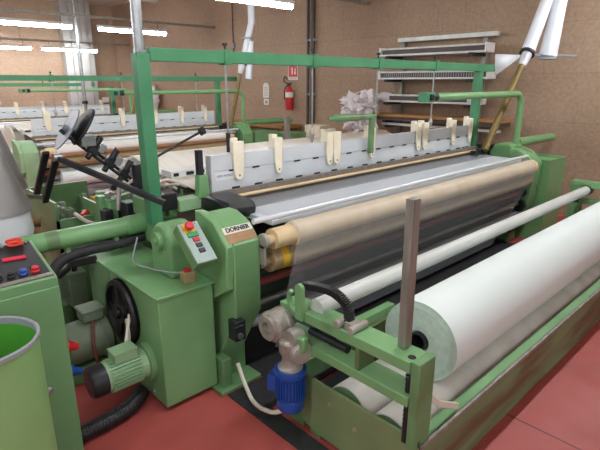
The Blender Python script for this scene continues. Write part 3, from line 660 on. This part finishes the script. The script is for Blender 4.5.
# big roll of cloth
RC = thing('cloth_roll', (3.7, 1.152, .307), 'big roll of white cloth lying on the winder rollers', 'cloth roll')
yc, zc, rr = 1.152, .5195, .206
cb_ = MB().mtl(0).lathe((1.9, yc, zc), (1, 0, 0), [(rr, 0), (rr, 3.35)], 72).mtl(1)
prof = [(.05, .004)]
k = 0
while .05+.0075*(k+1) < rr-.004:
    prof += [(.05+.0075*(k+1), random.uniform(-.0015, .0015))]; k += 1
prof += [(rr, 0)]
cb_.lathe((1.9, yc, zc), (1, 0, 0), prof, 72).lathe((5.25, yc, zc), (1, 0, 0), [(rr, 0), (.05, 0)], 72)
cb_.build('cloth_layers', ['roll', 'rollend'], RC, sharp=50)
MB().lathe((1.88, yc, zc), (1, 0, 0), [(.05, .1), (.05, 0), (.04, 0), (.04, .3), (0, .3)], 32).build('core_tube', 'darkm', RC)

# ------------------------------------------------------------------ suction hoses with white cones
def suction(a, b, top, label, big=True):
    t = thing('suction_hose', a, label, 'hose', 'suction hoses at the loom ends')
    a = Vector(a); b = Vector(b); tp = Vector(top); d = (b-a).normalized()
    MB().tube([a, b], .036, 14).build('pole', 'olive', t)
    e = b+d*.15
    MB().tube([b-d*.01, b+d*.05, b+d*.1, e], [.04, .05, .055, .06], 16).build('sleeve', 'poly', t)
    MB().cyl(e, e+d*.03, .085, n=20).build('collar', 'darkm', t)
    MB().tube([e+d*.02, tp], [.075, .06] if big else [.05, .055], 20).build('cone', 'cone', t)
    if big:
        s_ = e+V(.3, -.12, -.02)
        MB().tube([s_, tp+V(-.1, -.12, 0)], [.1, .055], 20).build('cone', 'cone', t)
        MB().cyl(s_-V(0, 0, .03), s_, .105, n=20).build('cone_ring', 'grey', t)
        MB().bar(e-V(.05, -.02, 0), e+V(.72, -.29, 0), .02, .02).build('cross_bar', 'grey', t)
        MB().add([e+V(-.03, .03, -.01), e+V(-.32, .22, .0), e+V(-.3, .21, -.24)], [(0, 1, 2)]).build('flap', 'poly', t, thick=.006)
    else:
        s_ = e+V(.1, -.05, -.25)
        MB().tube([s_, e.lerp(tp, .55)+V(.06, -.03, 0)], [.06, .05], 16).build('cone', 'cone', t)
        m_ = e.lerp(tp, .6)
        MB().cyl(m_, m_+V(0, 0, .03), .1, n=20).build('collar', 'grey', t)
        MB().tube([tp-V(0, 0, .02), V(tp.x, tp.y, 4)], .06, 16).build('riser', 'cone', t)
    return t
suction((5.17, 2.5, 1.03), (5.86, 2.5, 1.937), (6.48, 2.45, 3.1), 'olive suction pole with white cones at the right end of the foreground loom')
suction((5.1, 7.2, .95), (5.36, 7.2, 1.9), (5.64, 7.2, 2.75), 'olive suction pole with white hose at the right end of the second loom', False)
suction((5.36, 11.6, .95), (5.57, 11.6, 1.8), (5.7, 11.6, 2.6), 'olive suction pole with white hose at the right end of the farthest loom', False)
pz_ = thing('suspension_pipe', (4.03, 11, 0), 'slim grey vertical pipe standing before the pale column', 'pipe')
MB().cyl((4.03, 11, 0), (4.03, 11, 4), .035, n=14).build('pipe', 'steel', pz_)
MB().cyl((4.03, 11, 1.3), (4.03, 11, 1.36), .06, n=14).build('pipe_collar', 'darkm', pz_)

# ------------------------------------------------------------------ weft feeder of the foreground loom
F = thing('weft_feeder', (1.15, 3.5, 0), 'black weft feeder stand with grey discs and slanting rods, behind the long green tube', 'feeder')
MB().bar((1.33, 2.56, 1.064), (.962, 3.2, 1.3), .03, .034).build('long_arm', 'darkm', F, .004)
MB().bar((.965, 3.22, 1.3), (.965, 3.6, .95), .024, .04, up=(1, 0, 0)).build('upright', 'darkm', F, .004)
MB().bar((.95, 3.36, 1.32), (.94, 3.7, .98), .024, .04, up=(1, 0, 0)).build('upright', 'darkm', F, .004)
MB().cyl((.94, 3.2, 1.305), (.99, 3.2, 1.305), .025).build('pivot', 'steel', F)
MB().bar((.74, 3.5, 1.05), (.97, 3.6, .98), .03, .03).build('side_arm', 'bar_steel', F)

for off in (0, .05):
    MB().cyl((1.5+off, 3.2+off, 1.0), (1.03+off, 3.3+off, 1.46), .012, n=10).build('rod', 'darkm', F)
for k, tt in enumerate((.28, .46, .66)):
    c_ = V(1.52, 3.24, 1.0).lerp(V(1.06, 3.33, 1.46), tt); d = V(-.46, .09, .46).normalized()
    q = MB().bar(c_+V(.01, -.03, .02)-d*.03, c_+V(.01, -.03, .02)+d*.04, .07, .07)
    q.cyl(c_+V(0, -.05, .04), c_+V(.05, -.05, .1), .022, n=14).cyl(c_+V(-.03, -.05, 0), c_+V(-.06, -.06, -.03), .02, n=12)
    fo = q.build('feeder_head', 'black', F, .005)
    MB().bar(c_+V(.03, -.06, .0), c_+V(.06, -.07, .05), .05, .04).build('head_face', 'steel', fo, .004)
MB().cyl((1.3, 3.3, 1.21), (1.38, 3.3, 1.32), .006, n=8).build('antenna', 'black', F)
dn = V(-.75, .1, .5).normalized()
MB().lathe((1.076, 3.3, 1.463), dn, [(0, .03), (.02, .03), (.022, 0), (.145, .004), (.147, 0), (.145, -.004), (0, -.004)], 40).build('yarn_disc', 'disc', F, label='pale grey thin disc')
MB().lathe((1.185, 3.32, 1.47), dn, [(0, .03), (.09, .03), (.13, .01), (.135, -.005), (0, -.006)], 40).build('yarn_disc', 'rubber', F, label='black disc behind the grey one')
MB().box(1.13, 1.22, 3.22, 3.3, 1.35, 1.42).build('disc_bracket', 'steel', F, .005)
MB().cyl((1.07, 3.302, 1.467), (1.19, 3.24, 1.39), .014, n=10).build('disc_axle', 'darkm', F)

# green tray machine behind tube
Tn = thing('feeder_bench', (1.25, 3.9, 0), 'open green sheet metal bench behind the weft feeder with a yellow fitting', 'bench')
bx = MB().box(1.02, 1.04, 3.6, 4.3, .1, .93).box(1.02, 1.5, 3.6, 3.62, .1, .8).box(1.02, 1.5, 4.28, 4.3, .1, .93).box(1.02, 1.5, 3.6, 4.3, .6, .62)
bx.build('tray', 'dgreen', Tn)
q = MB()
for a in (1.04, 1.45):
    for b in (3.63, 4.22): MB().box(a, a+.04, b, b+.04, 0, .6).build('leg', 'dgreen', Tn)
MB().box(1.28, 1.3, 3.5, 3.8, .62, .9).box(1.3, 1.44, 3.66, 3.68, .65, .76).build('fin_plate', 'green', Tn)
MB().box(1.34, 1.4, 3.72, 3.78, .7, .9).build('yellow_fitting', 'yellowp', Tn)
MB().cyl((1.22, 3.66, .78), (1.27, 3.7, .8), .028).build('red_fitting', 'orange', Tn)
MB().tube(spline([(1.14, 3.58, .84), (1.2, 3.5, .78), (1.32, 3.5, .74), (1.42, 3.55, .78)]), .014, 8).build('hose', 'cable', Tn)
MB().cyl((1.45, 3.5, .3), (1.44, 3.52, 1.02), .04).build('column', 'darkm', Tn)
q = MB(); random.seed(11)
for k in range(22):
    a = random.uniform(1.06, 1.4); b = random.uniform(3.75, 4.2); s_ = random.uniform(.03, .07); q.box(a, a+s_, b, b+s_, .62, .68+random.random()*.2)
q.build('mechanism', 'grnbarrel', Tn, .01)

# ------------------------------------------------------------------ sheet-metal cones, left
for (x, y, zb, zt, r0, r1, lb) in ((.6, 3.13, 1.04, 1.41, .16, .04, 'nearer grey metal cone hood at the left edge over a clear bag'), (.67, 3.5, 1.1, 1.56, .17, .05, 'taller grey metal cone hood behind the nearer one')):
    k_ = thing('cone_hood', (x, y, 0), lb, 'hood', 'cone hoods with bags')
    MB().lathe((x, y, zb), (0, 0, 1), [(r0-.01, .01), (r0+.004, 0), (r0, .02), (r1, zt-zb), (0, zt-zb+.01)], 40).build('hood', 'duct', k_)
    pts = [(r0*.9, 0)]+[(r0*(.86+.12*math.sin(i*1.9)), -.12*i) for i in range(1, 8)]+[(r0*.8, -zb+.002), (0, -zb+.002)]
    MB().lathe((x, y, zb), (0, 0, 1), pts, 24).build('bag', 'poly', k_)
bxx = thing('cardboard_box', (.9, 3.7, 0), 'torn cardboard box standing behind the green tube at left', 'box')
MB().box(.8, .92, 3.62, 3.76, 0, .78).build('body', 'card', bxx, .004)
MB().add([V(.8, 3.62, .78), V(.92, 3.62, .78), V(.91, 3.56, .86), V(.81, 3.57, .86)], [(0, 1, 2, 3)]).build('flap', 'card', bxx, thick=.004)

# ------------------------------------------------------------------ right wall: extinguisher, sign, papers, rack, bench
ex = thing('fire_extinguisher', (6.9, 7.62, 1.2), 'red fire extinguisher hung on the brown wall', 'fire extinguisher')
MB().lathe((6.9, 7.62, 1.2), (0, 0, 1), [(0, 0), (.075, .0), (.08, .02), (.08, .36), (.06, .42), (.03, .45), (.03, .47), (0, .47)], 28).build('cylinder', 'red', ex)
MB().cyl((6.9, 7.62, 1.66), (6.9, 7.62, 1.72), .025).box(6.88, 6.92, 7.56, 7.7, 1.71, 1.735).build('valve', 'black', ex, .004)
MB().tube(spline([(6.9, 7.66, 1.7), (6.9, 7.78, 1.76), (6.9, 7.75, 1.86), (6.9, 7.68, 1.8)][::-1]+[(6.88, 7.74, 1.6), (6.86, 7.72, 1.4)]), .012, 8).build('hose', 'black', ex)
MB().lathe((6.9, 7.62, 1.2), (0, 0, 1), [(.0808, .25), (.0808, .35)], 28).build('label_band', 'paper', ex)
MB().box(6.97, 7.0, 7.59, 7.65, 1.5, 1.6).build('wall_hook', 'grey', ex)
sg = thing('fire_sign', (6.985, 7.6, 1.8), 'red and white fire extinguisher sign above the extinguisher', 'sign')
MB().box(6.985, 6.995, 7.46, 7.74, 1.79, 2.08).build('board', 'paper', sg)
MB().box(6.982, 6.986, 7.475, 7.725, 1.85, 2.065).build('red_field', 'red', sg)
q = MB().box(6.979, 6.983, 7.6, 7.635, 1.9, 2.0).box(6.979, 6.983, 7.61, 7.65, 2.0, 2.03)
q.add([V(6.98, 7.56, 1.93), V(6.98, 7.5, 1.93), V(6.98, 7.53, 1.88)], [(0, 1, 2)]).box(6.979, 6.983, 7.52, 7.54, 1.93, 2.02); q.build('pictogram', 'paper', sg)
text_mesh('ESTINTORE', .035, (6.984, 7.6, 1.82), (0, -1, 0), (0, 0, 1), 'red', 'sign_text', sg, .0006)
pp = thing('wall_notice', (6.99, 8.46, 1.42), 'pale oblong notice with a rounded top on the brown wall', 'notice')
MB().prism([(8.57, 1.42), (8.37, 1.42), (8.37, 1.64)]+arc(8.47, 1.64, .1, 180, 0, 8)[0:0]+[(8.37, 1.68), (8.42, 1.73), (8.52, 1.73), (8.57, 1.68)], 6.985, 6.998, 'x').build('sheet', 'paper', pp)
q = MB()
for i in range(6): q.box(6.982, 6.986, 8.41, 8.53, 1.46+i*.035, 1.468+i*.035)
q.build('print_lines', 'grey', pp)
pq = thing('wall_notice', (6.99, 8.46, 1.27), 'small square notice directly below the oblong one', 'notice')
MB().box(6.985, 6.998, 8.38, 8.55, 1.27, 1.395).build('sheet', 'paper', pq)
MB().box(6.982, 6.986, 8.42, 8.5, 1.3, 1.36).build('print_mark', 'grey', pq)
pz = thing('wall_notice', (6.5, 15.98, 1.15), 'small white notice on the far back wall right of the column', 'notice')
MB().box(6.4, 6.62, 15.97, 15.995, 1.12, 1.28).build('sheet', 'paper', pz)

rk = thing('beam_rack', (6.85, 4.2, 0), 'steel wall rack with arms at right holding long loom beams', 'rack')
for y in (3.5, 4.9): 
    MB().box(6.9, 6.97, y-.035, y+.035, 0, 2.42).build('rack_post', 'bar_steel', rk, .004)
    for z in (1.16, 1.44, 1.79, 2.14): MB().box(6.5, 6.9, y-.03, y+.03, z-.04, z).build('rack_arm', 'darkm', rk, .003)
MB().box(6.83, 6.9, 3.3, 4.95, 2.36, 2.42).build('top_bar', 'tube', rk, .004)
for z, y0, y1, lb, st in ((2.14, 3.36, 5.12, 'topmost long beam on the wall rack', 0), (1.79, 3.3, 5.12, 'second beam from the top on the wall rack, with comb teeth', 1), (1.44, 3.4, 5.15, 'third beam on the wall rack, wrapped at its left end', 2)):
    b_ = thing('loom_beam', (6.7, 4.2, z), lb, 'beam', 'loom beams on the wall rack')
    q = MB().box(6.62, 6.86, y0, y1, z, z+.028).box(6.64, 6.86, y0, y1, z+.095, z+.12); q.build('channel', 'tube', b_, .003)
    MB().box(6.65, 6.85, y0+.02, y1-.02, z+.028, z+.095).build('dark_inset', 'inset', b_)
    MB().box(6.62, 6.86, y0-.03, y0, z-.0, z+.13).box(6.62, 6.86, y1, y1+.03, z, z+.13).build('end_cap', 'white', b_, .004)
    if st == 1:
        q = MB(); y = y0+.06
        while y < y1-.06: q.box(6.642, 6.65, y, y+.01, z+.035, z+.09); y += .04
        q.build('comb_teeth', 'grey', b_)
    if st == 2:
        MB().ball((6.72, 5.05, z+.06), .13, .16, .1).build('wrapping', 'bag', b_)
        MB().ball((6.72, 3.48, z+.05), .1, .12, .09).build('wrapping', 'bag', b_)
bd = thing('timber_beam', (6.65, 3.9, 1.205), 'long brown timber board on the lowest arms of the wall rack', 'board')
MB().box(6.5, 6.84, 2.95, 5.25, 1.215, 1.255).build('board', 'wood', bd, .003)
MB().box(6.52, 6.82, 2.97, 5.2, 1.16, 1.215).build('dark_batten', 'inset', bd)
MB().box(6.6, 6.84, 3.0, 5.65, 1.29, 1.33).build('dark_rail', 'darkm', bd) if False else None
lo = thing('steel_bar', (6.65, 3.9, 1.2), 'thin pale bar resting under the brown timber board', 'bar')
MB().box(6.58, 6.62, 3.0, 5.0, 1.08, 1.115).build('bar', 'tube', lo)
MB().box(6.57, 6.9, 3.47, 3.53, 1.04, 1.08).build('bar_support', 'darkm', lo)
MB().box(6.57, 6.9, 4.87, 4.93, 1.04, 1.08).build('bar_support', 'darkm', lo)
pb_ = thing('plastic_bundle', (6.35, 5.3, 0), 'crumpled white plastic sheeting heaped on a stand before the brown wall', 'plastic')
random.seed(5)
for cx_, cy_, cz_, s_ in ((6.35, 5.47, 1.36, .17), (6.35, 5.14, 1.4, .17), (6.3, 5.32, 1.2, .2), (6.35, 5.2, 1.02, .2)):
    q = MB().ball((cx_, cy_, cz_), s_, s_, s_*1.15, 24, 16)
    for v_ in q.v:
        d = v_-V(cx_, cy_, cz_); v_ += d*(.35*math.sin(41*v_.y+19*v_.z)*math.cos(33*v_.z+25*v_.x)+.2*math.sin(70*v_.z-30*v_.y)+random.uniform(-.1, .1))
    q.build('plastic_fold', 'bag', pb_)
MB().box(6.15, 6.55, 5.0, 5.6, 0, .85).build('stand', 'card', pb_)
wb = thing('wooden_bench', (6.65, 8.1, 0), 'brown wooden work bench along the wall under the notices', 'bench')
MB().box(6.4, 6.95, 7.3, 9.3, .86, .92).build('bench_top', 'wood', wb, .004)
for a in (6.43, 6.87):
    for b in (7.35, 9.2): MB().box(a, a+.06, b, b+.06, 0, .86).build('leg', 'wood', wb)
gb_ = thing('green_crate', (6.2, 6.6, 0), 'dark green bin box beside the pale carton near the wall', 'crate')
MB().box(5.95, 6.35, 6.55, 7.05, 0, .86).build('body', 'dgreen', gb_, .01)
pc_ = thing('pale_carton', (6.45, 6.3, 0), 'pale cardboard carton right of the dark green box near the wall', 'carton')
MB().box(6.45, 6.75, 6.3, 6.7, 0, .98).build('body', 'clip', pc_, .004)
sb = thing('wall_cable', (6.98, 9, 2.4), 'thin dark cable looping on the brown wall near the top middle', 'cable')
MB().tube([(6.98, 11.0, 2.25), (6.98, 9.6, 2.2), (6.98, 9.6, 4)], .012, 8).build('cord', 'wallduct', sb)
MB().box(6.96, 7, 9.55, 9.65, 2.5, 2.6).build('switch', 'grey', sb)
pb2 = thing('hanging_coat', (6.9, 13.4, .9), 'white plastic hanging by the back wall corner', 'plastic')
q = MB().ball((6.85, 13.4, 1.3), .1, .28, .36, 20, 14)
for v_ in q.v: v_.y += .03*math.sin(30*v_.z); v_.x -= .02*math.sin(40*v_.y)
q.build('sheet', 'bag', pb2)
MB().cyl((6.85, 13.4, 1.6), (7, 13.4, 1.66), .02, n=8).build('hook', 'grey', pb2)

# ------------------------------------------------------------------ camera, world, view
cam = bpy.data.cameras.new('camera'); co = bpy.data.objects.new('camera', cam); COL.objects.link(co)
f_px = 485.0; pit = math.radians(16.428); yaw = math.radians(46.616)
fh = V(math.cos(yaw), math.sin(yaw), 0); rt = V(math.sin(yaw), -math.cos(yaw), 0); zz = V(0, 0, 1)
fw = fh*math.cos(pit)-zz*math.sin(pit); upv = zz*math.cos(pit)+fh*math.sin(pit)
co.matrix_world = Matrix(((rt.x, upv.x, -fw.x, 0), (rt.y, upv.y, -fw.y, 0), (rt.z, upv.z, -fw.z, 1.75), (0, 0, 0, 1)))
cam.sensor_fit = 'HORIZONTAL'; cam.sensor_width = 36; cam.lens = f_px/600*36; cam.clip_start = .05
scene.camera = co
wd = bpy.data.worlds.new('world'); scene.world = wd; wd.use_nodes = True
bg = wd.node_tree.nodes['Background']; bg.inputs[0].default_value = (.95, .98, 1, 1); bg.inputs[1].default_value = .6
scene.view_settings.view_transform = 'Standard'; scene.view_settings.look = 'None'; scene.view_settings.gamma = 1
scene.view_settings.use_curve_mapping = False; scene.view_settings.exposure = .22
for o in scene.objects:
    if '_o' in o: del o['_o']
